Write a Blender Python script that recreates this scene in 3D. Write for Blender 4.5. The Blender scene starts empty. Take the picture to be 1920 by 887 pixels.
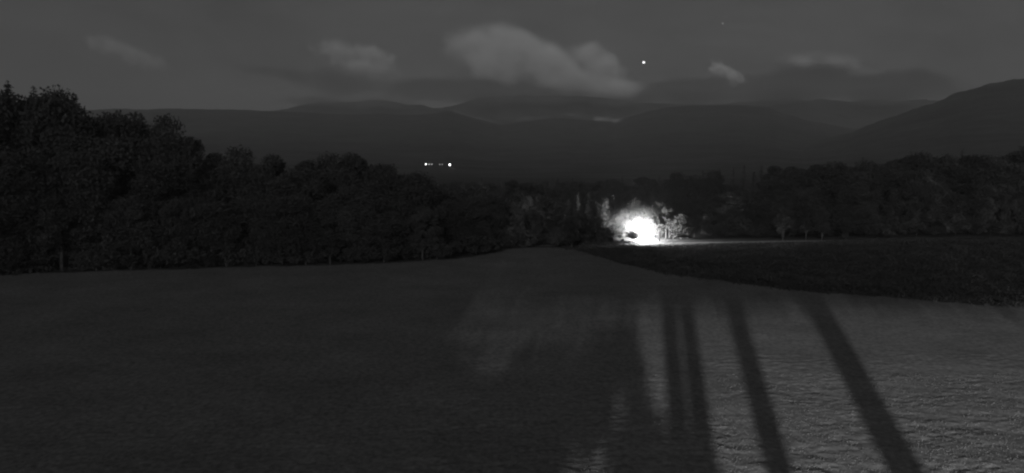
import bpy, math, random
import numpy as np
from mathutils import Vector

sc = bpy.context.scene
C = sc.collection
R = math.radians
random.seed(7)
rng = np.random.default_rng(7)

# ------------------------------------------------------------------ camera
F = 1758.0                    # focal length in photo pixels (photo is 1920 wide)
PITCH = math.atan((443.5 - 300) / F)
CAMZ = 16.0
cd = bpy.data.cameras.new('camera')
cd.sensor_width = 36
cd.lens = 36 * F / 1920
cd.clip_start = 0.5
cd.clip_end = 120000
cam = bpy.data.objects.new('camera', cd)
C.objects.link(cam)
cam.location = (0, 0, CAMZ)
cam.rotation_euler = (R(90) - PITCH, 0, 0)
sc.camera = cam

# ------------------------------------------------------------------ night sky
MOON_EL, MOON_AZ = 16.0, 190.0          # moon behind the camera, to its left
w = bpy.data.worlds.new('World')
sc.world = w
w.use_nodes = True
nt = w.node_tree
nt.nodes.clear()
sky = nt.nodes.new('ShaderNodeTexSky')
sky.sky_type = 'NISHITA'
sky.sun_disc = False
sky.sun_elevation = R(MOON_EL)
sky.sun_rotation = R(MOON_AZ)
bw = nt.nodes.new('ShaderNodeRGBToBW')
bg = nt.nodes.new('ShaderNodeBackground')
bg.inputs['Strength'].default_value = 0.0112
wo = nt.nodes.new('ShaderNodeOutputWorld')
nt.links.new(sky.outputs[0], bw.inputs[0])
tcw = nt.nodes.new('ShaderNodeTexCoord')
mpw = nt.nodes.new('ShaderNodeMapping')
mpw.inputs['Scale'].default_value = (1, 1, 3.2)
nzw = nt.nodes.new('ShaderNodeTexNoise')
nzw.inputs['Scale'].default_value = 5.0
nzw.inputs['Detail'].default_value = 9
nzw.inputs['Roughness'].default_value = 0.62
nzw.inputs['Distortion'].default_value = 0.4
rgw = nt.nodes.new('ShaderNodeMapRange')
rgw.inputs['From Min'].default_value = 0.3
rgw.inputs['From Max'].default_value = 0.7
rgw.inputs['To Min'].default_value = 0.70
rgw.inputs['To Max'].default_value = 1.22
mlw = nt.nodes.new('ShaderNodeMath')
mlw.operation = 'MULTIPLY'
nt.links.new(tcw.outputs['Generated'], mpw.inputs[0])
nt.links.new(mpw.outputs[0], nzw.inputs['Vector'])
nt.links.new(nzw.outputs['Fac'], rgw.inputs['Value'])
nt.links.new(bw.outputs[0], mlw.inputs[0])
nt.links.new(rgw.outputs[0], mlw.inputs[1])
nt.links.new(mlw.outputs[0], bg.inputs[0])
nt.links.new(bg.outputs[0], wo.inputs[0])

md = bpy.data.lights.new('moon', 'SUN')
md.energy = 0.6
md.angle = R(0.5)
moon = bpy.data.objects.new('moon', md)
C.objects.link(moon)
az = R(MOON_AZ)
mdir = Vector((math.sin(az) * math.cos(R(MOON_EL)), math.cos(az) * math.cos(R(MOON_EL)), math.sin(R(MOON_EL))))
moon.rotation_euler = (-mdir).to_track_quat('-Z', 'Y').to_euler()

# a floodlight on a mast far behind the camera lights the field between the trunks
LAMP = Vector((-17.3, -117.0, 14.0))
fd = bpy.data.lights.new('yard_floodlight', 'SPOT')
fd.energy = 3.8e6
fd.spot_size = R(52)
fd.spot_blend = 0.35
fd.shadow_soft_size = 0.15
flood = bpy.data.objects.new('yard_floodlight', fd)
C.objects.link(flood)
flood.location = LAMP
flood.rotation_euler = (Vector((14, 62, 0)) - LAMP).to_track_quat('-Z', 'Y').to_euler()

vs = sc.view_settings
vs.view_transform = 'Standard'
vs.look = 'None'
vs.exposure = 0
vs.gamma = 1
vs.use_curve_mapping = False
sc.cycles.max_bounces = 5
sc.cycles.diffuse_bounces = 2
sc.cycles.volume_bounces = 2
sc.cycles.use_denoising = True       # the photograph is a soft night frame
sc.cycles.sample_clamp_indirect = 0.25
sc.cycles.sample_clamp_direct = 60
sc.cycles.seed = 5
w.cycles.sampling_method = 'NONE'         # an even sky: found by the bounces themselves
sc.cycles.filter_width = 2.3

# ------------------------------------------------------------------ helpers
fwd = Vector((0, math.cos(PITCH), -math.sin(PITCH)))
upv = Vector((0, math.sin(PITCH), math.cos(PITCH)))

def ray(px, py):
    return Vector((1, 0, 0)) * ((px - 960) / F) + upv * (-(py - 443.5) / F) + fwd

def ground(px, py, z=0.0):
    d = ray(px, py)
    t = (z - CAMZ) / d.z
    return Vector((0, 0, CAMZ)) + d * t

def at(px, py, Y):
    d = ray(px, py)
    return Vector((0, 0, CAMZ)) + d * (Y / d.y)

def interp(pts, x):
    return np.interp(x, [p[0] for p in pts], [p[1] for p in pts])

_L = np.random.default_rng(3).random((512, 512))
def vnoise(x, y):
    xi = np.floor(x).astype(int); yi = np.floor(y).astype(int)
    fx = x - xi; fy = y - yi
    fx = fx * fx * (3 - 2 * fx); fy = fy * fy * (3 - 2 * fy)
    a = _L[xi % 512, yi % 512]; b = _L[(xi + 1) % 512, yi % 512]
    c = _L[xi % 512, (yi + 1) % 512]; d = _L[(xi + 1) % 512, (yi + 1) % 512]
    return (a * (1 - fx) + b * fx) * (1 - fy) + (c * (1 - fx) + d * fx) * fy - 0.5

def mesh_np(name, v, f, mat, smooth=False):
    """v (n,3), f (m,4) or (m,3) -> mesh datablock"""
    me = bpy.data.meshes.new(name)
    n, m, k = len(v), len(f), f.shape[1]
    me.vertices.add(n)
    me.vertices.foreach_set('co', np.asarray(v, np.float32).ravel())
    me.loops.add(m * k)
    me.loops.foreach_set('vertex_index', np.asarray(f, np.int32).ravel())
    me.polygons.add(m)
    me.polygons.foreach_set('loop_start', np.arange(0, m * k, k, dtype=np.int32))
    me.polygons.foreach_set('loop_total', np.full(m, k, np.int32))
    if smooth:
        me.polygons.foreach_set('use_smooth', np.ones(m, bool))
    me.update(calc_edges=True)
    me.materials.append(mat)
    return me

def quads(c, size, aspect=0.6, seed=0, droop=None):
    """small leaf faces: c centres (n,3), size (n,)"""
    r = np.random.default_rng(seed)
    n = len(c)
    a = r.normal(size=(n, 3)); a /= np.linalg.norm(a, axis=1)[:, None]
    if droop is not None:
        a = droop + 0.45 * a
        a /= np.linalg.norm(a, axis=1)[:, None]
    b = np.cross(a, r.normal(size=(n, 3))); b /= np.linalg.norm(b, axis=1)[:, None]
    a = a * (size * 0.5)[:, None]; b = b * (size * 0.5 * aspect)[:, None]
    v = np.stack([c - a, c + b - a * 0.2, c + a, c - b + a * 0.1], 1).reshape(-1, 3)
    f = np.arange(4 * n).reshape(n, 4)
    return v, f

def obj(name, me, parent=None, loc=None):
    o = bpy.data.objects.new(name, me)
    C.objects.link(o)
    if parent:
        o.parent = parent
    if loc is not None:
        o.location = loc
    return o

def tag(o, label=None, cat=None, group=None, kind=None):
    if label: o['label'] = label
    if cat: o['category'] = cat
    if group: o['group'] = group
    if kind: o['kind'] = kind
    return o

def thing(name, label, cat, loc=(0, 0, 0), rotz=0, group=None, scale=1.0):
    o = bpy.data.objects.new(name, None)
    o.empty_display_size = 0.3
    C.objects.link(o)
    o.location = loc
    o.rotation_euler = (0, 0, rotz)
    o.scale = (scale, scale, scale) if not isinstance(scale, tuple) else scale
    return tag(o, label, cat, group)

def mat(name, lo, hi, scale, rough=0.9, stretch=(1, 1, 1), detail=4, bump=0.0, random_amt=0.0):
    """matte grey surface: noise between two albedos, optional bump and per-object variation"""
    m = bpy.data.materials.new(name)
    m.use_nodes = True
    t = m.node_tree
    b = t.nodes['Principled BSDF']
    b.inputs['Roughness'].default_value = rough
    b.inputs['Specular IOR Level'].default_value = 0.15
    geo = t.nodes.new('ShaderNodeNewGeometry') if stretch is not None else None
    mp = t.nodes.new('ShaderNodeMapping')
    mp.inputs['Scale'].default_value = stretch
    t.links.new(geo.outputs['Position'], mp.inputs[0])
    n = t.nodes.new('ShaderNodeTexNoise')
    n.inputs['Scale'].default_value = scale
    n.inputs['Detail'].default_value = detail
    n.inputs['Roughness'].default_value = 0.6
    t.links.new(mp.outputs[0], n.inputs['Vector'])
    r = t.nodes.new('ShaderNodeMapRange')
    r.inputs['From Min'].default_value = 0.3
    r.inputs['From Max'].default_value = 0.7
    r.inputs['To Min'].default_value = lo
    r.inputs['To Max'].default_value = hi
    t.links.new(n.outputs['Fac'], r.inputs['Value'])
    out = r.outputs[0]
    if random_amt:
        oi = t.nodes.new('ShaderNodeObjectInfo')
        ml = t.nodes.new('ShaderNodeMapRange')
        ml.inputs['To Min'].default_value = 1 - random_amt
        ml.inputs['To Max'].default_value = 1 + random_amt
        t.links.new(oi.outputs['Random'], ml.inputs['Value'])
        mu = t.nodes.new('ShaderNodeMath')
        mu.operation = 'MULTIPLY'
        t.links.new(out, mu.inputs[0]); t.links.new(ml.outputs[0], mu.inputs[1])
        out = mu.outputs[0]
    t.links.new(out, b.inputs['Base Color'])
    if bump:
        bp = t.nodes.new('ShaderNodeBump')
        bp.inputs['Strength'].default_value = 1.0
        bp.inputs['Distance'].default_value = bump
        t.links.new(n.outputs['Fac'], bp.inputs['Height'])
        t.links.new(bp.outputs[0], b.inputs['Normal'])
    return m

def glow(name, strength, sample=False):
    m = bpy.data.materials.new(name)
    m.use_nodes = True
    t = m.node_tree
    t.nodes.clear()
    e = t.nodes.new('ShaderNodeEmission')
    e.inputs['Strength'].default_value = strength
    o = t.nodes.new('ShaderNodeOutputMaterial')
    t.links.new(e.outputs[0], o.inputs[0])
    m.cycles.emission_sampling = 'AUTO' if sample else 'NONE'
    return m

M_SOIL = mat('dark_soil', 0.035, 0.07, 0.5, bump=0.05)
M_GRASS = mat('pale_grass', 0.09, 0.21, 3.6, stretch=(0.9, 0.6, 1), detail=9)
def patchy(m, scale, lo, hi):
    t = m.node_tree
    b = t.nodes['Principled BSDF']
    src = b.inputs['Base Color'].links[0].from_socket
    geo = t.nodes.new('ShaderNodeNewGeometry')
    n = t.nodes.new('ShaderNodeTexNoise')
    n.inputs['Scale'].default_value = scale
    n.inputs['Detail'].default_value = 7
    n.inputs['Roughness'].default_value = 0.65
    r = t.nodes.new('ShaderNodeMapRange')
    r.inputs['From Min'].default_value = 0.32; r.inputs['From Max'].default_value = 0.68
    r.inputs['To Min'].default_value = lo; r.inputs['To Max'].default_value = hi
    k = t.nodes.new('ShaderNodeMath'); k.operation = 'MULTIPLY'
    t.links.new(geo.outputs['Position'], n.inputs['Vector'])
    t.links.new(n.outputs['Fac'], r.inputs['Value'])
    t.links.new(r.outputs[0], k.inputs[0]); t.links.new(src, k.inputs[1])
    t.links.new(k.outputs[0], b.inputs['Base Color'])
patchy(M_GRASS, 0.11, 0.82, 1.18)
M_BLADE = mat('dry_grass_blades', 0.06, 0.12, 6.0)
M_LEAF = mat('broad_leaves', 0.04, 0.085, 0.9, rough=0.7, random_amt=0.25)
M_NEEDLE = mat('needles', 0.04, 0.075, 1.1, rough=0.75, random_amt=0.2)
M_BRUSH = mat('brush_leaves', 0.04, 0.075, 0.6, rough=0.8)
def leafy(m, amount=0.35):
    t = m.node_tree
    b = t.nodes['Principled BSDF']
    src = b.inputs['Base Color'].links[0].from_socket
    tr = t.nodes.new('ShaderNodeBsdfTranslucent')
    mx = t.nodes.new('ShaderNodeMixShader')
    mx.inputs[0].default_value = amount
    t.links.new(src, tr.inputs[0])
    t.links.new(b.outputs[0], mx.inputs[1]); t.links.new(tr.outputs[0], mx.inputs[2])
    t.links.new(mx.outputs[0], t.nodes['Material Output'].inputs[0])
leafy(M_LEAF, 0.3); leafy(M_NEEDLE, 0.06); leafy(M_BRUSH, 0.35)
M_BARK = mat('bark', 0.03, 0.07, 3.0, stretch=(2, 2, 0.5))
M_ROAD = mat('pale_gravel', 0.22, 0.34, 1.5)
M_HILL = mat('wooded_hill', 0.05, 0.11, 0.012, detail=8, bump=6.0)
M_FARHILL = mat('far_hill', 0.06, 0.12, 0.004, detail=8, bump=12.0)
patchy(M_HILL, 0.0035, 0.7, 1.3)
patchy(M_FARHILL, 0.002, 0.75, 1.25)
M_METAL = mat('painted_metal', 0.18, 0.24, 4.0, rough=0.45)

# ------------------------------------------------------------------ the ground
g = 11500.0
obj('ground', mesh_np('ground', np.array([[-g, -390, 0], [g, -390, 0], [g, 9600, 0], [-g, 9600, 0]]),
                      np.array([[0, 1, 2, 3]]), M_SOIL))['kind'] = 'structure'

# outline of the pale field, as seen along its far edge
EDGE = [(-420, 540), (-150, 524), (140, 511), (400, 504), (700, 496), (850, 487), (905, 479), (950, 468), (1000, 465),
        (1075, 466), (1110, 478), (1160, 494), (1250, 514), (1380, 533), (1500, 547), (1600, 555), (1780, 569),
        (2100, 592), (2400, 612)]
eg = [ground(*p) for p in EDGE]
EX = np.array([p.x for p in eg]); EY = np.array([p.y for p in eg])
o_ = np.argsort(EX); EX = EX[o_]; EY = EY[o_]
def edge_y(x):
    return np.interp(x, EX, EY)

def rn(x, y, sx, sy, ang, off):
    c, n = math.cos(ang), math.sin(ang)
    return vnoise((x * c + y * n) / sx + off, (-x * n + y * c) / sy + off * 0.7)

def field_h(x, y):
    calm = 1.0 / (1.0 + np.exp((y - 62) / 6.0))          # shorter, smoother grass farther out
    patch = np.clip(0.75 + 1.3 * rn(x, y, 4.0, 3.0, 0.4, 21.0), 0.2, 1.6)
    h = (0.016 + 0.034 * calm) * rn(x, y, 0.75, 0.42, 0.35, 3.0) * patch
    h = h + (0.008 + 0.034 * calm) * rn(x, y, 0.34, 0.27, 1.0, 40.0) * patch
    h = h + (0.012 + 0.03 * calm) * rn(x, y, 1.5, 1.1, -0.5, 9.0) + 0.05 * rn(x, y, 6.0, 7.0, 0.8, 5.0)
    return 0.09 + h

def grid(x0, x1, y0, y1, step, clip=True):
    xs = np.arange(x0, x1 + step * 0.5, step); ys = np.arange(y0, y1 + step * 0.5, step)
    X, Y = np.meshgrid(xs, ys)
    Z = field_h(X, Y)
    v = np.stack([X.ravel(), Y.ravel(), Z.ravel()], 1)
    nx, ny = len(xs), len(ys)
    i = np.arange(nx * ny).reshape(ny, nx)
    f = np.stack([i[:-1, :-1].ravel(), i[:-1, 1:].ravel(), i[1:, 1:].ravel(), i[1:, :-1].ravel()], 1)
    if clip:
        cx = v[f[:, 0], 0]; cy = v[f[:, 0], 1]
        wob = 1.6 * vnoise(cx / 2.5, cx * 0 + 3.3) + 1.0 * vnoise(cx / 0.8, cx * 0 + 8.1)
        f = f[cy < edge_y(cx) + wob]
    return v, f
parts = [grid(-46, 46, 36, 76, 0.12), grid(-110, 110, 76, 184, 0.4), grid(-120, 120, -200, 36, 2.0)]
vv, ff, n0 = [], [], 0
for v, f in parts:
    vv.append(v); ff.append(f + n0); n0 += len(v)
for x0, x1 in ((-120, -46), (46, 120)):
    v, f = grid(x0, x1, 36, 76, 0.8)
    vv.append(v); ff.append(f + n0); n0 += len(v)
obj('field', mesh_np('field', np.concatenate(vv), np.concatenate(ff), M_GRASS))['kind'] = 'structure'

def grass():
    r = np.random.default_rng(55)
    n = 90000
    Y = 43 + 26 * r.random(n) ** 1.3
    X = r.uniform(-0.62, 0.62, n) * Y
    keep = (vnoise(X / 0.9, Y / 0.7) + 0.6 * rn(X, Y, 3.0, 2.5, 0.7, 12.0) + 0.35 * r.normal(size=n) > 0.0) & (Y < edge_y(X) - 0.5)
    X, Y = X[keep], Y[keep]; n = len(X)
    Z = field_h(X, Y) + 0.015
    d = np.stack([r.normal(size=n), r.normal(size=n), 0.35 + 0.5 * r.random(n)], 1)
    d /= np.linalg.norm(d, axis=1)[:, None]
    v, f = quads(np.stack([X, Y, Z], 1), 0.05 + 0.08 * r.random(n), 0.25, 56, d)
    o = obj('grass', mesh_np('grass', v, f, M_BLADE))
    tag(o, 'short rough grass tufts over the near field', 'grass', None, 'stuff')
grass()

# ------------------------------------------------------------------ road and track
def strip(name, pts, half, z, m):
    """a ribbon following ground points, half = half width in metres"""
    P = [ground(*p) for p in pts]
    v, f = [], []
    sub = []
    for a, b in zip(P[:-1], P[1:]):
        for k in range(8):
            sub.append(a.lerp(b, k / 8))
    sub.append(P[-1])
    for k, p in enumerate(sub):
        q = sub[min(k + 1, len(sub) - 1)] - sub[max(k - 1, 0)]
        nrm = Vector((-q.y, q.x, 0)).normalized()
        hw = half * (1 + 0.16 * math.sin(k * 1.7) + 0.12 * math.sin(k * 0.61 + 1))
        a = p + nrm * hw; b = p - nrm * hw
        v += [[a.x, a.y, z], [b.x, b.y, z]]
    f = [[2 * k, 2 * k + 1, 2 * k + 3, 2 * k + 2] for k in range(len(sub) - 1)]
    o = obj(name, mesh_np(name, np.array(v), np.array(f), m))
    o['kind'] = 'structure'
    return o
strip('road', [(900, 461), (1000, 460.5), (1120, 459.5), (1205, 457.5), (1300, 455.5), (1420, 453.5), (1560, 451.5), (1780, 449.5), (2200, 448)], 1.3, 0.012, M_ROAD)
strip('path', [(1100, 466.5), (1150, 464), (1200, 462.2), (1250, 460.6), (1290, 459.3), (1330, 458)], 1.0, 0.02, M_ROAD)

# ------------------------------------------------------------------ hills
def ridge(name, crest, Y, Y0, m, expo, rough, nx=420, ny=70, z0=-1.0):
    px = np.linspace(crest[0][0], crest[-1][0], nx)
    py = interp(crest, px)
    V = np.zeros((ny, nx, 3))
    t = np.linspace(0, 1.25, ny)
    dirs = [ray(a, b) for a, b in zip(px, py)]
    cz = np.array([CAMZ + d.z / d.y * Y for d in dirs])
    cx = np.array([d.x / d.y for d in dirs])
    for j, tt in enumerate(t):
        yy = Y0 + (Y - Y0) * tt
        xx = cx * Y * (0.35 + 0.65 * min(tt, 1.1)) if False else cx * yy
        up = min(tt, 1.0) ** expo
        down = max(tt - 1.0, 0) * 1.6
        zz = z0 + (cz - z0) * (up - down)
        s = rough * (0.25 + min(tt, 1))
        zz = zz + s * (vnoise(xx / (Y * 0.012) + 5, np.full(nx, yy / (Y * 0.02))) * 1.0
                       + vnoise(xx / (Y * 0.0035), np.full(nx, yy / (Y * 0.006))) * 0.45) * min(1, tt * 3)
        V[j, :, 0] = xx; V[j, :, 1] = yy; V[j, :, 2] = zz
    i = np.arange(nx * ny).reshape(ny, nx)
    f = np.stack([i[:-1, :-1].ravel(), i[:-1, 1:].ravel(), i[1:, 1:].ravel(), i[1:, :-1].ravel()], 1)
    o = obj(name, mesh_np(name, V.reshape(-1, 3), f, m, smooth=True))
    o['kind'] = 'structure'
    return o

ridge('mountains', [(-500, 225), (300, 222), (470, 214), (540, 203), (580, 195), (620, 191), (700, 188), (770, 195), (830, 203),
                    (870, 192), (915, 182), (1000, 179), (1090, 181), (1160, 188), (1230, 196), (1320, 197), (1400, 190),
                    (1480, 184), (1560, 187), (1650, 190), (1780, 186), (2400, 180)], 5900, 4500, M_FARHILL, 1.2, 14)
ridge('hills', [(-500, 210), (60, 206), (200, 204.5), (350, 203.5), (450, 205), (530, 208.5), (600, 213), (700, 214), (790, 215), (825, 210),
                (840, 206.5), (858, 211), (885, 220), (915, 229), (940, 233.5), (975, 230), (1010, 224), (1060, 222), (1100, 226), (1150, 228),
                (1190, 215), (1250, 202), (1320, 196), (1400, 197), (1445, 201), (1475, 214), (1530, 229), (1600, 240),
                (1700, 246), (2400, 250)], 4400, 520, M_HILL, 2.1, 5)
ridge('hillside', [(1330, 308), (1430, 288), (1500, 270), (1560, 257), (1600, 246), (1640, 232), (1680, 216), (1720, 203), (1750, 193),
                   (1780, 179), (1850, 158), (1950, 140), (2400, 110)], 2900, 900, M_HILL, 1.5, 5)

# ------------------------------------------------------------------ trees
def tube(path, radii, k=7):
    v, f = [], []
    for j, (p, rr) in enumerate(zip(path, radii)):
        p = Vector(p)
        d = Vector(path[min(j + 1, len(path) - 1)]) - Vector(path[max(j - 1, 0)])
        d.normalize()
        s = d.orthogonal().normalized() if abs(d.z) < 0.9 else Vector((1, 0, 0)).cross(d).normalized()
        u = d.cross(s)
        for i in range(k):
            a = 2 * math.pi * i / k
            q = p + s * (rr * math.cos(a)) + u * (rr * math.sin(a))
            v.append(q[:])
    for j in range(len(path) - 1):
        for i in range(k):
            f.append([j * k + i, j * k + (i + 1) % k, (j + 1) * k + (i + 1) % k, (j + 1) * k + i])
    return v, f

def tubes_mesh(name, tubes, m):
    V, Fc, n = [], [], 0
    for p, r in tubes:
        v, f = tube(p, r)
        V += v; Fc += [[i + n for i in q] for q in f]; n += len(v)
    return mesh_np(name, np.array(V), np.array(Fc), m, smooth=True)

def broadleaf(seed, H=10.0, W=7.0, low=0.12, nleaf=14000, leaf=0.22, trunk_r=0.16, lobes=30, fill=0.9, limbs=9):
    r = np.random.default_rng(seed)
    rr = random.Random(seed)
    zc = H * (low + 1) / 2; hz = H * (1 - low) / 2
    cs, rad = [], []
    for k in range(lobes):
        d = r.normal(size=3); d /= np.linalg.norm(d)
        q = r.random() ** 0.45 * fill
        zz = d[2] * q
        taper = 1.0 - 0.35 * max(0, zz)
        cs.append([d[0] * q * W / 2 * taper, d[1] * q * W / 2 * taper, zc + zz * hz * 0.86])
        rad.append(W * rr.uniform(0.09, 0.19))
    cs = np.array(cs); rad = np.array(rad)
    k = r.choice(lobes, nleaf, p=rad ** 2 / (rad ** 2).sum())
    d = r.normal(size=(nleaf, 3)); d /= np.linalg.norm(d, axis=1)[:, None]
    c = cs[k] + d * (rad[k] * (0.55 + 0.6 * r.random(nleaf)))[:, None] * np.array([1.05, 1.05, 0.85])
    c[:, 2] = np.maximum(c[:, 2], 0.05)
    v, f = quads(c, leaf * (0.6 + 0.9 * r.random(nleaf)), 0.62, seed)
    crown = mesh_np('crown', v, f, M_LEAF)
    top = (rr.uniform(-.4, .4), rr.uniform(-.4, .4), H * 0.8)
    tb = [([(0, 0, -0.3), (0.05, 0, H * 0.25), (top[0] * 0.5, top[1] * 0.5, H * 0.5), top],
           [trunk_r * 1.25, trunk_r, trunk_r * 0.7, 0.03])]
    for i in rr.sample(range(lobes), limbs):
        b0 = (0.03, 0, min(max(cs[i][2] * 0.55, H * 0.14), H * 0.6))
        e = cs[i]
        mid = ((b0[0] + e[0]) / 2, (b0[1] + e[1]) / 2, (b0[2] + e[2]) / 2 + 0.25)
        tb.append(([b0, mid, tuple(e)], [trunk_r * 0.5, trunk_r * 0.3, 0.02]))
    return crown, tubes_mesh('trunk', tb, M_BARK), H

def conifer(seed, H=18.0, Rb=0.17, low=0.05, per=10, leaf=0.36, trunk_r=0.2):
    r = np.random.default_rng(seed)
    C_, D_, S_ = [], [], []
    z = H * low
    while z < H * 0.985:
        t = z / H
        Rz = H * Rb * (1 - t) ** 0.85 * (0.8 + 0.4 * r.random()) + 0.12
        nb = max(4, int(per * (0.55 + 0.6 * (1 - t))))
        for b in range(nb):
            a = r.random() * 2 * math.pi
            zb = z + r.normal() * 0.22
            L = Rz * (0.7 + 0.45 * r.random())
            ns = max(4, int(L / 0.13))
            for s in range(ns):
                q = (s + 0.6 * r.random()) / ns
                rad = L * (0.08 + 0.92 * q)
                jit = 0.10 + 0.10 * L * q
                C_.append([math.cos(a) * rad + r.normal() * jit * 0.6, math.sin(a) * rad + r.normal() * jit * 0.6,
                           zb - 0.30 * rad + 0.10 * rad * q + r.normal() * 0.08])
                D_.append([math.cos(a), math.sin(a), -0.35])
                S_.append(leaf * (0.55 + 0.7 * r.random()) * (0.65 + 0.5 * (1 - t)))
        z += (0.20 + 0.42 * (1 - t)) * (H / 18)
    c = np.array(C_); c[:, 2] = np.maximum(c[:, 2], 0.05)
    v, f = quads(c, np.array(S_), 0.5, seed, np.array(D_))
    crown = mesh_np('crown', v, f, M_NEEDLE)
    tb = [([(0, 0, -0.3), (0.03, 0.02, H * 0.5), (0, 0, H * 0.99)], [trunk_r * 1.2, trunk_r * 0.7, 0.02])]
    return crown, tubes_mesh('trunk', tb, M_BARK), H

BROAD = [broadleaf(11, 10, 7.2, 0.06), broadleaf(12, 10, 6.2, 0.05, lobes=34), broadleaf(13, 10, 8.0, 0.08, lobes=38),
         broadleaf(14, 10, 5.4, 0.10, lobes=26), broadleaf(15, 10, 6.8, 0.04, lobes=42)]
CONI = [conifer(21), conifer(22, Rb=0.14), conifer(23, Rb=0.20), conifer(24, Rb=0.15, low=0.1)]
DENSE = conifer(25, H=10, Rb=0.30, low=0.02, per=20, leaf=0.4)

def tree(kind, loc, height, name, label, group=None, wide=1.0, cat='tree'):
    crown, trunk, H = kind
    s = height / H
    t = thing(name, label, cat, loc, random.uniform(0, 6.28), group, (s * wide, s * wide, s))
    obj('trunk', trunk, t)
    obj('crown', crown, t)
    return t

def height_for(p, px, ytop):
    """height a tree standing at ground point p needs to reach the sight line of ytop"""
    d = ray(px, ytop)
    return CAMZ + d.z * (p.y / d.y)

# ---- left forest
SKY_L = [(-450, 90), (-150, 120), (60, 160), (140, 182), (170, 190), (190, 205), (215, 232), (240, 238), (290, 235), (340, 246), (372, 246),
         (395, 274), (430, 276), (465, 280), (490, 296), (525, 285), (560, 290), (600, 300), (650, 290), (700, 288), (740, 300),
         (790, 314), (820, 330), (860, 345), (900, 352), (960, 360), (1000, 356), (1060, 364), (1110, 372)]
GLB, GLC = 'leafy trees of the dark left forest', 'spruces of the dark left forest'
def front_line(px):
    return float(interp(EDGE, px)) - 1.0
for row, (dd, frac, step) in enumerate([(2.5, 0.58, 36), (9, 0.78, 42), (18, 0.93, 46), (30, 1.0, 40), (37, 1.0, 27)]):
    px = -330.0 + row * 11
    while px < (330 if row == 4 else 1085):
        q = px + random.uniform(-12, 12)
        p = ground(q, front_line(q))
        p = p + Vector((p.x, p.y, 0)).normalized() * (dd + random.uniform(-2, 2))
        px2 = 960 + F * p.x / (p.y / math.cos(PITCH) * 1.0) if False else q
        full = height_for(p, q, float(interp(SKY_L, q)))
        base_y = front_line(q)
        hgt = full * (frac + random.uniform(-0.16, 0.05))
        con = random.random() < (0.5 if q < 260 else 0.28 if q < 420 else 0.16)
        if row >= 3 and q > 330:
            con = False
        if row >= 3:
            hgt = full * random.uniform(0.98, 1.12)
        if con:
            tree(random.choice(CONI), p, hgt * 0.97, 'spruce_tree', 'dark pointed spruce standing in the black forest left of the field', GLC, random.uniform(1.2, 1.6))
        else:
            k = random.choice(BROAD)
            wd = random.uniform(1.1, 1.45) * min(1.0, 9.5 / max(hgt, 1)) ** 0.35
            tree(k, p, hgt, 'broadleaf_tree', 'dark leafy tree merging into the black forest left of the field', GLB, wd)
        px += step * (1.0 if hgt < 14 else 1.15)
# skyline spruces that stand out against the pale hills
for q, yt, dd, lab in [(150, 178, 26, 'tallest dark spruce at the left edge of the forest, rising above the ridge'),
                       (226, 211, 34, 'slim dark spruce top beside the dip in the left forest skyline'),
                       (262, 208, 36, 'left spire of the close pair of spruces on the left forest skyline'),
                       (275, 211, 37, 'right spire of the close pair of spruces on the left forest skyline'),
                       (317, 214, 38, 'lone thin spruce spire right of the close pair on the left skyline')]:
    p = ground(q, front_line(q))
    p = p + Vector((p.x, p.y, 0)).normalized() * dd
    tree(CONI[random.choice((0, 1, 3))], p, height_for(p, q, yt), 'spruce_tree', lab, None, 1.6)

# bushes closing the foot of the left forest
BUSH = [broadleaf(31, 3, 3.4, 0.0, 2600, 0.22, 0.04, 22), broadleaf(32, 3, 3.8, 0.0, 2600, 0.22, 0.04, 24), broadleaf(33, 3, 2.9, 0.0, 2600, 0.2, 0.04, 20)]
px = -340.0
while px < 1060:
    p = ground(px, front_line(px) - 0.5)
    p = p + Vector((p.x, p.y, 0)).normalized() * random.uniform(0.5, 3.5)
    tree(random.choice(BUSH), p, random.uniform(2.0, 4.4), 'bush', 'dark bush along the foot of the black forest left of the field', 'bushes at the foot of the left forest', random.uniform(1.1, 1.6), 'bush')
    px += random.uniform(15, 26)

# ---- right forest beyond the road
SKY_R = [(780, 342), (850, 339), (1060, 338), (1150, 334), (1240, 331), (1440, 315), (1600, 302), (1780, 289), (2000, 276), (2400, 250)]
GRB, GRC = 'leafy trees of the dark right forest', 'spruces of the dark right forest'
for row, (Y, frac, step, x0) in enumerate([(203, 0.52, 44, 1320), (212, 0.66, 44, 1310), (226, 0.80, 42, 1090), (250, 0.92, 40, 1000), (285, 1.0, 23, 800)]):
    px = x0 + row * 7.0
    while px < 2120:
        q = px + random.uniform(-10, 10)
        d = ray(q, 300)
        Yk = Y + random.uniform(-4, 4) + max(0, (q - 1500) * 0.012)
        p = Vector((d.x * Yk / d.y, Yk, 0))
        full = height_for(p, q, float(interp(SKY_R, q)))
        hgt = full * (frac + random.uniform(-0.14, 0.05))
        if row == 4:
            hgt = full * random.uniform(1.02, 1.10)
        if random.random() < 0.22:
            tree(random.choice(CONI), p, hgt * 1.03, 'spruce_tree', 'dark spruce standing in the black forest beyond the road on the right', GRC, random.uniform(1.3, 1.8))
        else:
            tree(random.choice(BROAD), p, hgt, 'broadleaf_tree', 'dark leafy tree merging into the black forest beyond the road on the right', GRB, random.uniform(1.15, 1.6))
        px += step

px = 1335.0
while px < 2110:
    d = ray(px, 300)
    Yb = 192.5 + max(0, px - 1500) * 0.012 + random.uniform(0, 6)
    tree(random.choice(BUSH), (d.x * Yb / d.y, Yb, 0), random.uniform(2.0, 4.5), 'bush', 'dark bush at the foot of the black forest along the far side of the road', 'bushes along the far side of the road', random.uniform(1.2, 1.7), 'bush')
    px += random.uniform(14, 26)

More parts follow.
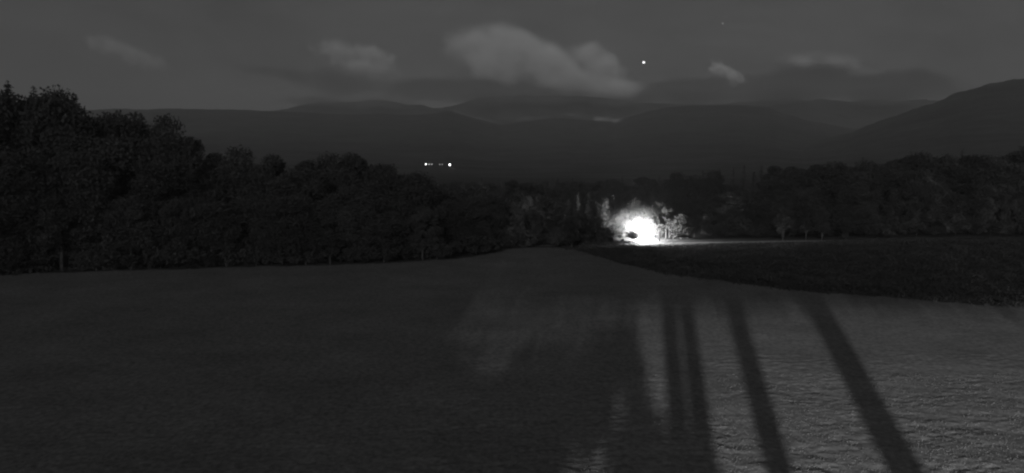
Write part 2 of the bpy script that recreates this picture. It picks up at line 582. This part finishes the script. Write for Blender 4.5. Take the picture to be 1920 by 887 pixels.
# ---- the lamp by the road and what it lights
LY = 187.0
lamp_p = at(1206, 439, LY)
lamp_base = Vector((lamp_p.x, LY, 0))
t = thing('street_lamp', 'dazzling white globe lamp by the road lighting up the trees around it', 'street lamp', lamp_base)
obj('post', tubes_mesh('post', [([(0, 0, -0.1), (0, 0, 0.25), (0, 0, 0.3), (0, 0, lamp_p.z - 0.2)], [0.11, 0.11, 0.06, 0.05]),
                                ([(0, 0, lamp_p.z - 0.24), (0, 0, lamp_p.z - 0.15)], [0.06, 0.15])], M_METAL), t)
def ball(name, rad, m, parent, loc):
    import bmesh
    bm = bmesh.new()
    bmesh.ops.create_icosphere(bm, subdivisions=2, radius=rad)
    me = bpy.data.meshes.new(name)
    bm.to_mesh(me); bm.free()
    me.materials.append(m)
    me.polygons.foreach_set('use_smooth', np.ones(len(me.polygons), bool))
    return obj(name, me, parent, loc)
ball('globe', 0.22, glow('lamp_white', 400.0), t, (0, 0, lamp_p.z))
ld = bpy.data.lights.new('globe_light', 'POINT')
ld.energy = 1.8e5
ld.shadow_soft_size = 0.235
lo = bpy.data.objects.new('globe_light', ld)
C.objects.link(lo)
lo.parent = t
lo.location = (0, 0, lamp_p.z)

def lit(kind, px, Y, ytop, name, label, wide=1.0, group=None, cat='tree'):
    d = ray(px, 300)
    p = Vector((d.x * Y / d.y, Y, 0))
    return tree(kind, p, height_for(p, px, ytop), name, label, group, wide, cat)

# dark conifers left of the glare, between it and the camera
lit(DENSE, 1116, 180.5, 377, 'spruce_tree', 'dark wide spruce whose sloping side cuts off the glare on its left', 1.45)
lit(DENSE, 1072, 177, 376, 'spruce_tree', 'dark spruce second to the left of the glare', 1.3)
lit(DENSE, 1094, 182, 398, 'spruce_tree', 'shorter dark spruce between the two wide spruces left of the glare', 1.6)
lit(DENSE, 1140, 182.5, 424, 'spruce_tree', 'low dark spruce at the lower left rim of the glare', 1.7)
for px, Y, yt, k, wd, lab in [(1084, 188.2, 360, CONI[1], 1.4, 'spruce with a lit tip farthest left of the glare'),
                              (1104, 190.3, 360, CONI[3], 1.4, 'spruce with a lit tip above the dark wide spruce'),
                              (1128, 192, 364, BROAD[1], 1.0, 'tree with bright branch tips at the upper left of the glare')]:
    lit(k, px, Y, yt, 'lit_tree', lab, wd)
# lit trees behind the lamp
for i, (px, Y, yt, k, wd, lab) in enumerate([
        (1150, 193.5, 366, CONI[1], 1.4, 'tall lit tree at the left rim of the glare with bright branch tips'),
        (1168, 193, 382, BROAD[0], 1.0, 'brightly lit leafy tree just left of the globe lamp'),
        (1192, 195, 372, BROAD[2], 0.9, 'tall lit leafy tree rising directly behind the globe lamp'),
        (1218, 194, 384, BROAD[4], 0.9, 'brightly lit leafy tree just right of the globe lamp'),
        (1240, 196, 372, BROAD[3], 1.1, 'tall grey lit tree behind the row of bare trunks'),
        (1182, 199, 358, CONI[0], 1.1, 'dim tall spruce showing above the glare'),
        (1225, 201, 352, CONI[3], 1.2, 'dim tall spruce above and right of the glare')]):
    lit(k, px, Y, yt, 'lit_tree', lab, wd * 1.15)
for i, (px, Y, yt, k, lab) in enumerate([
        (1162, 189.5, 428, 0, 'white lit bush at the left foot of the glare'),
        (1180, 191.5, 418, 1, 'white lit bush behind the small dark bush'),
        (1203, 190.6, 414, 2, 'overexposed bush right behind the globe lamp'),
        (1222, 192.5, 416, 0, 'overexposed bush just right of the globe lamp')]):
    lit(BUSH[k], px, Y, yt, 'lit_bush', lab, 1.3, None, 'bush')
lit(BUSH[1], 1188, 186.0, 431, 'dark_bush', 'small dark round bush silhouetted against the glare', 1.15, None, 'bush')
lit(BUSH[2], 1168, 182.5, 446, 'dark_bush', 'tiny dark bush left of the round silhouetted bush', 1.1, None, 'bush')

# bare trunks right of the lamp
def slim_tree(seed, H, low, W):
    return broadleaf(seed, H, W, low, 2600, 0.3, 0.15, 20, limbs=0)
for i, (px, Y, yt, lab) in enumerate([
        (1238, 184.6, 396, 'dark slim trunk nearest the globe lamp on its right'),
        (1250.5, 190.8, 398, 'brightest bare trunk in the row right of the globe lamp'),
        (1257, 191.8, 402, 'grey bare trunk just right of the brightest trunk'),
        (1264, 190.8, 400, 'dark bare trunk beside the bright leafy tree')]):
    lit(slim_tree(41 + i, 7, 0.42, 3.2), px, Y, yt, 'slim_tree', lab, 1.0)
lit(broadleaf(51, 6, 4.4, -0.12, 12000, 0.26, 0.12, 60), 1279, 189.6, 400, 'lit_tree', 'bright leafy tree lit on its left side, right of the bare trunks', 1.25)
lit(BROAD[3], 1304, 195, 410, 'lit_tree', 'grey half lit tree right of the bright leafy tree', 1.0)
lit(BROAD[1], 1327, 197, 405, 'lit_tree', 'dim tree second to the right of the bright leafy tree', 0.9)
# faintly lit trees farther along the road
for px, Y, yt, k, lab in [(1472, 187.6, 382, BROAD[1], 'faintly lit pale tree with a ragged top right of the glare by the road'),
                          (1515, 187.2, 402, BROAD[0], 'faintly lit low bushy tree between two taller pale trees by the road'),
                          (1546, 188.2, 384, BROAD[3], 'faintly lit tall rounded tree farther right along the road'),
                          (1590, 188, 406, BROAD[4], 'rightmost faintly lit bushy tree along the road'),
                          (1385, 200, 408, BROAD[2], 'barely lit bushy tree midway between the glare and the pale trees')]:
    lit(k, px, Y, yt, 'roadside_tree', lab, 0.9)

# ------------------------------------------------------------------ undergrowth between field and road
def undergrowth():
    r = np.random.default_rng(77)
    n = 170000
    px = r.uniform(1060, 2150, n)
    X = []; 
    y0 = interp(EDGE, px)
    y1 = interp([(1060, 468), (1110, 462.5), (1140, 461.2), (1205, 459.6), (1300, 457.4), (1420, 455), (1540, 453), (1620, 447.5), (1780, 446), (2200, 445)], px)
    u = r.random(n)
    # even cover on the ground: sample in distance
    d0 = CAMZ * F / (y0 - 300); d1 = CAMZ * F / np.maximum(y1 - 300, 1)
    Xe = (px - 960) / F * d0
    d0 = d0 + 2.6 * vnoise(Xe / 3.1, Xe * 0 + 2.2) + 1.6 * vnoise(Xe / 0.9, Xe * 0 + 7.7) - 2.5 * r.random(n) ** 5
    Y = d0 - 0.3 + (d1 - d0) * u
    Xw = (px - 960) / F * Y
    near = np.clip((d1 - Y) / 16.0, 0.0, 1.0)
    clump = np.clip(vnoise(Xw / 2.2, Y / 2.2) + vnoise(Xw / 6, Y / 6) + 0.55, 0.05, 1.4)
    Z = r.random(n) ** 0.8 * (0.10 + 1.2 * near ** 1.5 * clump)
    bank = np.clip((1203 - px) / 12, 0, 1) * np.clip((px - 1085) / 20, 0, 1) * (1 - near)
    Z = Z + r.random(n) * 0.7 * bank
    yp = 300 + CAMZ * F / Y
    ptrack = interp([(1100, 466.5), (1150, 464), (1200, 462.2), (1250, 460.6), (1290, 459.3), (1330, 458)], px)
    keep = (np.abs(yp - ptrack) > 1.5) | (px > 1330) | (px < 1130)
    Xw, Y, Z = Xw[keep], Y[keep], Z[keep]; n = len(Z)
    c = np.stack([Xw, Y, Z + 0.03], 1)
    v, f = quads(c, 0.14 + 0.2 * r.random(n), 0.6, 5)
    o = obj('undergrowth', mesh_np('undergrowth', v, f, M_BRUSH))
    tag(o, 'dark low brush covering the slope between field and road', 'undergrowth', None, 'stuff')
undergrowth()

# ------------------------------------------------------------------ distant lamps on the hillside
def far_lamp(px, py, rad, strength, label):
    Y = 1200.0
    p = at(px, py, Y)
    t = thing('street_lamp', label, 'street lamp', (p.x, Y, p.z - 5.0), 0, 'distant lamps on the hillside')
    obj('post', tubes_mesh('post', [([(0, 0, 0), (0, 0, 5.0 - rad)], [0.12, 0.08])], M_METAL), t)
    ball('globe', rad, glow('far_lamp_white', strength), t, (0, 0, 5.0))
far_lamp(798.5, 308, 0.75, 6.0, 'bright distant lamp at the left end of the hillside row')
far_lamp(804.5, 308, 0.7, 0.9, 'faint distant lamp right beside the left bright lamp')
far_lamp(809.5, 308, 0.7, 0.7, 'faint distant lamp second to the right of the left bright lamp')
far_lamp(824.5, 308.3, 0.6, 0.55, 'dimmest distant lamp in the gap of the hillside row')
far_lamp(829, 308.3, 0.6, 0.5, 'dim distant lamp nearest on the left to the brightest right lamp')
far_lamp(843.5, 309, 1.1, 7.0, 'brightest distant lamp at the right end of the hillside row')

# ------------------------------------------------------------------ stars
def star(px, py, rad, strength, label):
    Y = 60000.0
    o = ball('star', rad, glow('star_light', strength), None, at(px, py, Y))
    tag(o, label, 'star')
star(1207, 117, 72, 5.0, 'bright white star low in the sky right of the largest cloud')
star(1355, 44, 50, 0.35, 'faint tiny star high in the sky above the small right cloud')

# ------------------------------------------------------------------ clouds and valley mist
def vapour(name, lobes, R0, dens, albedo, noise_scale, eat=1.5, soft=0.5, seed=0.0):
    """volume material: a union of soft lobes (x, z, rx, rz, tilt; units of R0) frayed by noise"""
    m = bpy.data.materials.new(name)
    m.use_nodes = True
    t = m.node_tree
    t.nodes.clear()
    def math_(op, a, b=None):
        k = t.nodes.new('ShaderNodeMath'); k.operation = op
        for i, q in enumerate((a, b)):
            if q is None: continue
            if isinstance(q, (int, float)): k.inputs[i].default_value = q
            else: t.links.new(q, k.inputs[i])
        return k.outputs[0]
    tc = t.nodes.new('ShaderNodeTexCoord')
    P = tc.outputs['Object']
    off = t.nodes.new('ShaderNodeVectorMath'); off.operation = 'ADD'
    off.inputs[1].default_value = (seed, seed * 1.7, -seed)
    t.links.new(P, off.inputs[0])
    wn = t.nodes.new('ShaderNodeTexNoise')
    wn.inputs['Scale'].default_value = noise_scale * 0.5
    wn.inputs['Detail'].default_value = 3
    t.links.new(off.outputs[0], wn.inputs['Vector'])
    wv = t.nodes.new('ShaderNodeVectorMath'); wv.operation = 'MULTIPLY_ADD'
    wv.inputs[1].default_value = (0.30, 0.30, 0.20); wv.inputs[2].default_value = (-0.15, -0.15, -0.10)
    t.links.new(wn.outputs['Color'], wv.inputs[0])
    pw = t.nodes.new('ShaderNodeVectorMath'); pw.operation = 'ADD'
    t.links.new(P, pw.inputs[0]); t.links.new(wv.outputs[0], pw.inputs[1])
    best = None
    for (x, z, rx, rz, tilt) in lobes:
        mp = t.nodes.new('ShaderNodeMapping'); mp.vector_type = 'TEXTURE'
        mp.inputs['Location'].default_value = (x / R0, 0, z / R0)
        mp.inputs['Rotation'].default_value = (0, R(tilt), 0)
        mp.inputs['Scale'].default_value = (rx / R0, min(max(rx, rz) / R0, 0.8), rz / R0)
        t.links.new(pw.outputs[0], mp.inputs[0])
        ln = t.nodes.new('ShaderNodeVectorMath'); ln.operation = 'LENGTH'
        t.links.new(mp.outputs[0], ln.inputs[0])
        e = math_('SUBTRACT', 1.0, ln.outputs['Value'])
        best = e if best is None else math_('SMOOTH_MAX', best, e)
        if best is not e: best.node.inputs[2].default_value = 0.25
    n = t.nodes.new('ShaderNodeTexNoise')
    n.inputs['Scale'].default_value = noise_scale
    n.inputs['Detail'].default_value = 6
    n.inputs['Roughness'].default_value = 0.6
    t.links.new(off.outputs[0], n.inputs['Vector'])
    fr = math_('MULTIPLY', math_('SUBTRACT', n.outputs['Fac'], 0.5), eat)
    q = t.nodes.new('ShaderNodeMapRange'); q.interpolation_type = 'SMOOTHSTEP'
    q.inputs['From Min'].default_value = 0.0; q.inputs['From Max'].default_value = soft
    q.inputs['To Max'].default_value = dens
    t.links.new(math_('ADD', best, fr), q.inputs['Value'])
    # nothing may reach the hull of the box it is drawn in
    l0 = t.nodes.new('ShaderNodeVectorMath'); l0.operation = 'LENGTH'
    t.links.new(P, l0.inputs[0])
    h = t.nodes.new('ShaderNodeMapRange')
    h.inputs['From Min'].default_value = 1.0; h.inputs['From Max'].default_value = 0.85
    t.links.new(l0.outputs['Value'], h.inputs['Value'])
    d = math_('MULTIPLY', q.outputs[0], h.outputs[0])
    pv = t.nodes.new('ShaderNodeVolumePrincipled')
    pv.inputs['Color'].default_value = (albedo, albedo, albedo, 1)
    pv.inputs['Anisotropy'].default_value = -0.6 if albedo > 0.5 else 0.0
    t.links.new(d, pv.inputs['Density'])
    o = t.nodes.new('ShaderNodeOutputMaterial')
    t.links.new(pv.outputs[0], o.inputs['Volume'])
    return m

def cloud(name, px, py, lobes, Y, dens, label, cat, albedo=0.99, ns=3.4, eat=2.5, soft=1.3, flat=0.0):
    """vapour around the sight line of (px, py) at distance Y; lobes in photo pixels, z up"""
    s = Y / F
    R0 = max(max(abs(x) + rx, abs(z) + rz) for x, z, rx, rz, a in lobes) * 1.25
    zr = max(abs(z) + max(rz, rx * abs(math.sin(R(a)))) for x, z, rx, rz, a in lobes) * 1.4 / R0
    m = vapour(name + '_vapour', lobes, R0, dens, albedo, ns, eat, soft, px * 0.013)
    import bmesh
    bm = bmesh.new()
    bmesh.ops.create_icosphere(bm, subdivisions=3, radius=1.0)
    for v in bm.verts:
        v.co.z = max(-zr, min(zr, v.co.z))
        v.co.y = max(-0.8, min(0.8, v.co.y))
    me = bpy.data.meshes.new(name)
    bm.to_mesh(me); bm.free()
    me.materials.append(m)
    o = obj(name, me, None, at(px, py, Y))
    o.scale = (R0 * s,) * 3
    return tag(o, label, cat, 'clouds' if cat == 'cloud' else 'mist patches')

CY = 15000
cloud('cloud', 985, 118, [(-95, 28, 64, 36, 15), (-15, 24, 80, 42, 18), (30, -8, 115, 44, 18), (-60, -6, 90, 34, 15), (95, -38, 105, 30, 6), (150, -46, 90, 20, 4)], CY, 0.0058,
      'largest pale cloud, long and sloping down to the right in mid sky', 'cloud')
cloud('cloud', 1118, 118, [(-18, 18, 42, 28, 10), (12, -6, 50, 36, 40), (30, -34, 36, 18, 20)], CY + 700, 0.0095,
      'bright rounded cloud joined to the right end of the largest cloud', 'cloud', ns=2.0, eat=1.6)
cloud('cloud', 672, 106, [(-32, 8, 50, 22, 12), (28, 2, 52, 22, 16), (10, -18, 70, 16, 8)], CY, 0.0050, 'soft pale cloud left of the largest cloud', 'cloud')
cloud('cloud', 1362, 136, [(-10, 6, 26, 13, 22), (12, -6, 28, 14, 34)], CY, 0.016, 'small pale slanting cloud right of the bright star', 'cloud')
cloud('cloud', 235, 98, [(-28, 12, 52, 18, 14), (22, -8, 58, 20, 20)], CY, 0.0042, 'faint thin cloud at the far left of the sky', 'cloud')
cloud('cloud', 1560, 118, [(-60, 2, 50, 14, 6), (10, 4, 60, 16, 14), (60, -10, 50, 12, 8)], CY, 0.0016, 'faint wide cloud at the right of the sky', 'cloud')
cloud('cloud', 590, 150, [(-60, 8, 90, 18, 8), (50, -6, 130, 24, 4), (150, -10, 90, 18, 0)], CY + 3000, 0.0014, 'dark flat cloud bank below the soft left cloud', 'cloud', 0.15, soft=0.9)
cloud('cloud', 1010, 176, [(-170, 2, 120, 24, 2), (-40, 0, 140, 28, 2), (120, 0, 140, 28, 0), (190, -6, 100, 20, 0)], CY + 3000, 0.0042, 'dark flat cloud bank under the largest cloud', 'cloud', 0.15, soft=0.9)
cloud('cloud', 1500, 168, [(-210, -6, 150, 26, 0), (-40, 0, 160, 30, 0), (80, 4, 160, 32, 2), (240, 2, 150, 28, 0)], CY + 3000, 0.0036, 'dark flat cloud bank low over the right ridge', 'cloud', 0.15, soft=0.9)
for px_, py_, lobes_, lab_ in [
        (640, 193, [(-50, 0, 90, 11, 2), (60, -3, 100, 12, 0)], 'low dark fog bank smothering the left part of the far ridge'),
        (1010, 187, [(-80, 0, 110, 15, 0), (40, 2, 130, 17, 0), (130, -6, 90, 13, 3)], 'low dark fog bank smothering the far ridge under the largest cloud'),
        (1420, 188, [(-130, -2, 140, 14, 0), (40, 0, 150, 18, 0), (190, 0, 130, 16, 0)], 'low dark fog bank smothering the far ridge on the right')]:
    o_ = cloud('stratus_bank', px_, py_, lobes_, 5600, 0.0055, lab_, 'stratus', 0.5, soft=1.0)  # low clouds over the crests, added to soften their contrast
cloud('mist', 1002, 222, [(-14, 0, 26, 4, -6), (16, 2, 24, 3.5, -4)], 4300, 0.0025, 'thin mist bank at the left end of the saddle between the ridges', 'mist')
cloud('mist', 1076, 216, [(-6, 1, 14, 3.2, 8), (6, -1, 12, 3.2, 14)], 4300, 0.004, 'tiny mist wisp in the middle of the saddle between the ridges', 'mist')
cloud('mist', 1142, 224, [(-10, 1, 24, 6, 6), (10, -1, 22, 6.5, 0)], 4250, 0.006, 'bright patch of mist at the right end of the saddle', 'mist')
cloud('mist', 890, 219, [(-28, 8, 26, 3.2, 16), (4, -1, 28, 3.2, 18), (34, -9, 22, 3, 12)], 4250, 0.0018, 'thin strip of mist along the slope right of the small peak', 'mist')
cloud('mist', 1457, 217, [(-7, 1.5, 12, 3, 0), (7, -2, 12, 3, 34)], 4150, 0.014, 'small bright mist streak on the right dark ridge', 'mist')
def lamp_glare():  # volume added around the lamp to stand in for its glare
    m = bpy.data.materials.new('lamp_glare_volume')
    m.use_nodes = True
    t = m.node_tree
    t.nodes.clear()
    tc = t.nodes.new('ShaderNodeTexCoord')
    ln = t.nodes.new('ShaderNodeVectorMath'); ln.operation = 'LENGTH'
    t.links.new(tc.outputs['Object'], ln.inputs[0])
    e = t.nodes.new('ShaderNodeMapRange')
    e.inputs['From Min'].default_value = 1.0; e.inputs['From Max'].default_value = 0.0
    e.inputs['To Max'].default_value = 1.0
    t.links.new(ln.outputs['Value'], e.inputs['Value'])
    pv = t.nodes.new('ShaderNodeVolumePrincipled')
    pv.inputs['Color'].default_value = (0.97, 0.97, 0.97, 1)
    k = t.nodes.new('ShaderNodeMath'); k.operation = 'POWER'; k.inputs[1].default_value = 3.0
    d = t.nodes.new('ShaderNodeMath'); d.operation = 'MULTIPLY'; d.inputs[1].default_value = 0.05
    t.links.new(e.outputs[0], k.inputs[0]); t.links.new(k.outputs[0], d.inputs[0])
    t.links.new(d.outputs[0], pv.inputs['Density'])
    o = t.nodes.new('ShaderNodeOutputMaterial')
    t.links.new(pv.outputs[0], o.inputs['Volume'])
    b = ball('mist', 1.0, m, None, (lamp_p.x - 1.4, LY - 0.5, 2.3))
    b.scale = (9.0, 8.5, 6.2)
    tag(b, 'added glare volume around the dazzling globe lamp', 'mist')
lamp_glare()

# ------------------------------------------------------------------ trees behind the camera whose shadows fall on the field
CYP = -66.0
def caster(px, py):
    """where the floodlight ray to the field at this photo point crosses the row of trees"""
    gp = ground(px, py)
    k = (CYP - LAMP.y) / (gp.y - LAMP.y)
    return LAMP + (gp - LAMP) * k
def pine(ptA, ptB, width_px, label, seed, crown_low=10.95, crown_w=6.5):
    a, b = caster(*ptA), caster(*ptB)
    wm = width_px * ground(700, 700).y / F * 51.0 / (ground(700, 700).y + 117.0)
    x0 = (a.x + b.x) / 2
    lean = (b.x - a.x) / (b.z - a.z)
    t = thing('pine_tree', label, 'tree', (x0, CYP, 0))
    def xx(z): return (a.x + (z - a.z) * lean - x0) if 8 < z < 12 else (a.x + (min(max(z, 8), 12) - a.z) * lean - x0)
    obj('trunk', tubes_mesh('trunk', [([(xx(z), 0, z) for z in (-0.3, 4, 8, 9, 10, 11, 12, 15, 19)],
                                        [wm * s for s in (0.7, 0.58, 0.52, 0.5, 0.49, 0.48, 0.45, 0.3, 0.05)])], M_BARK), t)
    r = np.random.default_rng(seed)
    n = 22000
    c = np.stack([xx(12) + r.normal(size=n) * crown_w * 0.42, r.normal(size=n) * 1.6, crown_low + 9.5 * r.random(n) ** 1.6], 1)
    v, f = quads(c, 0.08 + 0.035 * (c[:, 2] - crown_low) + 0.12 * r.random(n), 0.6, seed)
    obj('crown', mesh_np('crown', v, f, M_NEEDLE), t)
pine((1700, 887), (1525, 560), 57, 'tall pine behind the camera casting the widest slanting trunk shadow at right', 61)
pine((1462, 887), (1372, 560), 43, 'tall pine behind the camera casting the middle slanting trunk shadow', 62)
pine((1326, 887), (1290, 600), 36, 'tall pine behind the camera casting the right shadow of the close pair', 63)
pine((1276, 830), (1256, 600), 36, 'tall pine behind the camera casting the left shadow of the close pair', 64)
pine((2350, 887), (1960, 560), 50, 'unseen pine behind the camera, crown widened to shade the right brush', 65, 10.8, 9.0)  # out of view; crown widened to keep the floodlight off the brush

def leafy_screen(px0, px1, top, label, seed, n=16000, name='broadleaf_tree', holes=0.0, up=0.0, fine=(0.16, 0.3)):
    """a dense bushy tree; its top outline is given by the photo points its shadow reaches"""
    r = np.random.default_rng(seed)
    pts = [caster(x, y) for x, y in top]
    xs = [p.x for p in pts]; zs = [p.z for p in pts]
    o_ = np.argsort(xs); xs = np.array(xs)[o_]; zs = np.array(zs)[o_]
    x0, x1 = xs[0], xs[-1]
    cx = (x0 + x1) / 2
    t = thing(name, label, 'tree', (cx, CYP - 1.0, 0))
    obj('trunk', tubes_mesh('trunk', [([(0, 0, -0.3), (0, 0, 4), (0, 0, 8.5)], [0.35, 0.28, 0.1])], M_BARK), t)
    x = r.uniform(x0, x1, n)
    zt = np.interp(x, xs, zs) + up
    z = zt - r.random(n) ** (1.7 if not up else 1.0) * (8.0 + up) + r.normal(size=n) * 0.04
    c = np.stack([x - cx, r.normal(size=n) * 0.8, z], 1)
    if holes:
        keep = vnoise(x / 0.8 + seed, z / 0.35 + seed) < holes
        c = c[keep]
    v, f = quads(c, fine[0] + fine[1] * r.random(len(c)), 0.65, seed)
    obj('crown', mesh_np('crown', v, f, M_LEAF), t)
leafy_screen(0, 0, [(820, 590), (850, 660), (880, 700), (930, 720), (985, 690), (1000, 640), (1030, 665), (1060, 655), (1110, 640), (1150, 628), (1180, 620), (1184, 690), (1205, 755), (1225, 800)],
             'bushy tree behind the camera casting the ragged shadow in the middle foreground', 71, 90000, holes=0.15, fine=(0.06, 0.14))
leafy_screen(0, 0, [(1195, 770), (1225, 800), (1250, 812), (1290, 835), (1312, 850)],
             'bushy tree behind the camera casting the shadow at the foot of the close pair', 72, 26000, fine=(0.06, 0.14))
leafy_screen(0, 0, [(-700, 440), (-200, 440), (200, 440), (500, 440), (700, 450), (790, 490), (835, 540), (850, 600)],
             'added leaf screen behind the camera closing light gaps over the left field', 74, 70000)  # unseen second screen, added to stop floodlight leaking through the broad tree
leafy_screen(0, 0, [(-700, 440), (-200, 440), (200, 440), (500, 440), (700, 450), (790, 490), (835, 540), (850, 600)],
             'broad tree behind the camera keeping the left half of the field in shadow', 73, 150000, up=8.0, fine=(0.22, 0.34))

# added leaf veil, out of view, dims the floodlight on the middle field
def veil():
    r = np.random.default_rng(91)
    a, b = caster(700, 640), caster(1180, 480)
    t = thing('leaf_veil', 'added leaf veil behind the camera dimming the light on the middle of the field', 'tree', ((a.x + b.x) / 2, CYP - 2.5, 0))
    obj('trunk', tubes_mesh('trunk', [([(1.2, 0, -0.3), (1.1, 0, 5), (0.9, 0, 9.8)], [0.2, 0.13, 0.05])], M_BARK), t)
    n = 60000
    c = np.stack([r.uniform(a.x, b.x, n) - t.location.x, r.normal(size=n) * 0.7, r.uniform(9.9, 13.5, n)], 1)
    v, f = quads(c, 0.03 + 0.04 * r.random(n), 0.6, 92)
    obj('crown', mesh_np('crown', v, f, M_LEAF), t)
veil()

# ------------------------------------------------------------------ haze over the whole valley
hb = np.array([[x, y, z] for z in (-1.0, 900.0) for y in (-395.0, 12500.0) for x in (-11800.0, 11800.0)])
hf = np.array([[0, 2, 3, 1], [4, 5, 7, 6], [0, 1, 5, 4], [2, 6, 7, 3], [0, 4, 6, 2], [1, 3, 7, 5]])
hm = bpy.data.materials.new('haze')
hm.use_nodes = True
t = hm.node_tree
t.nodes.clear()
pv = t.nodes.new('ShaderNodeVolumePrincipled')
pv.inputs['Color'].default_value = (0.95, 0.95, 0.95, 1)
pv.inputs['Density'].default_value = 1.2e-4
ot = t.nodes.new('ShaderNodeOutputMaterial')
t.links.new(pv.outputs[0], ot.inputs['Volume'])
tag(obj('haze', mesh_np('haze', hb, hf, hm)), None, None, None, 'stuff')
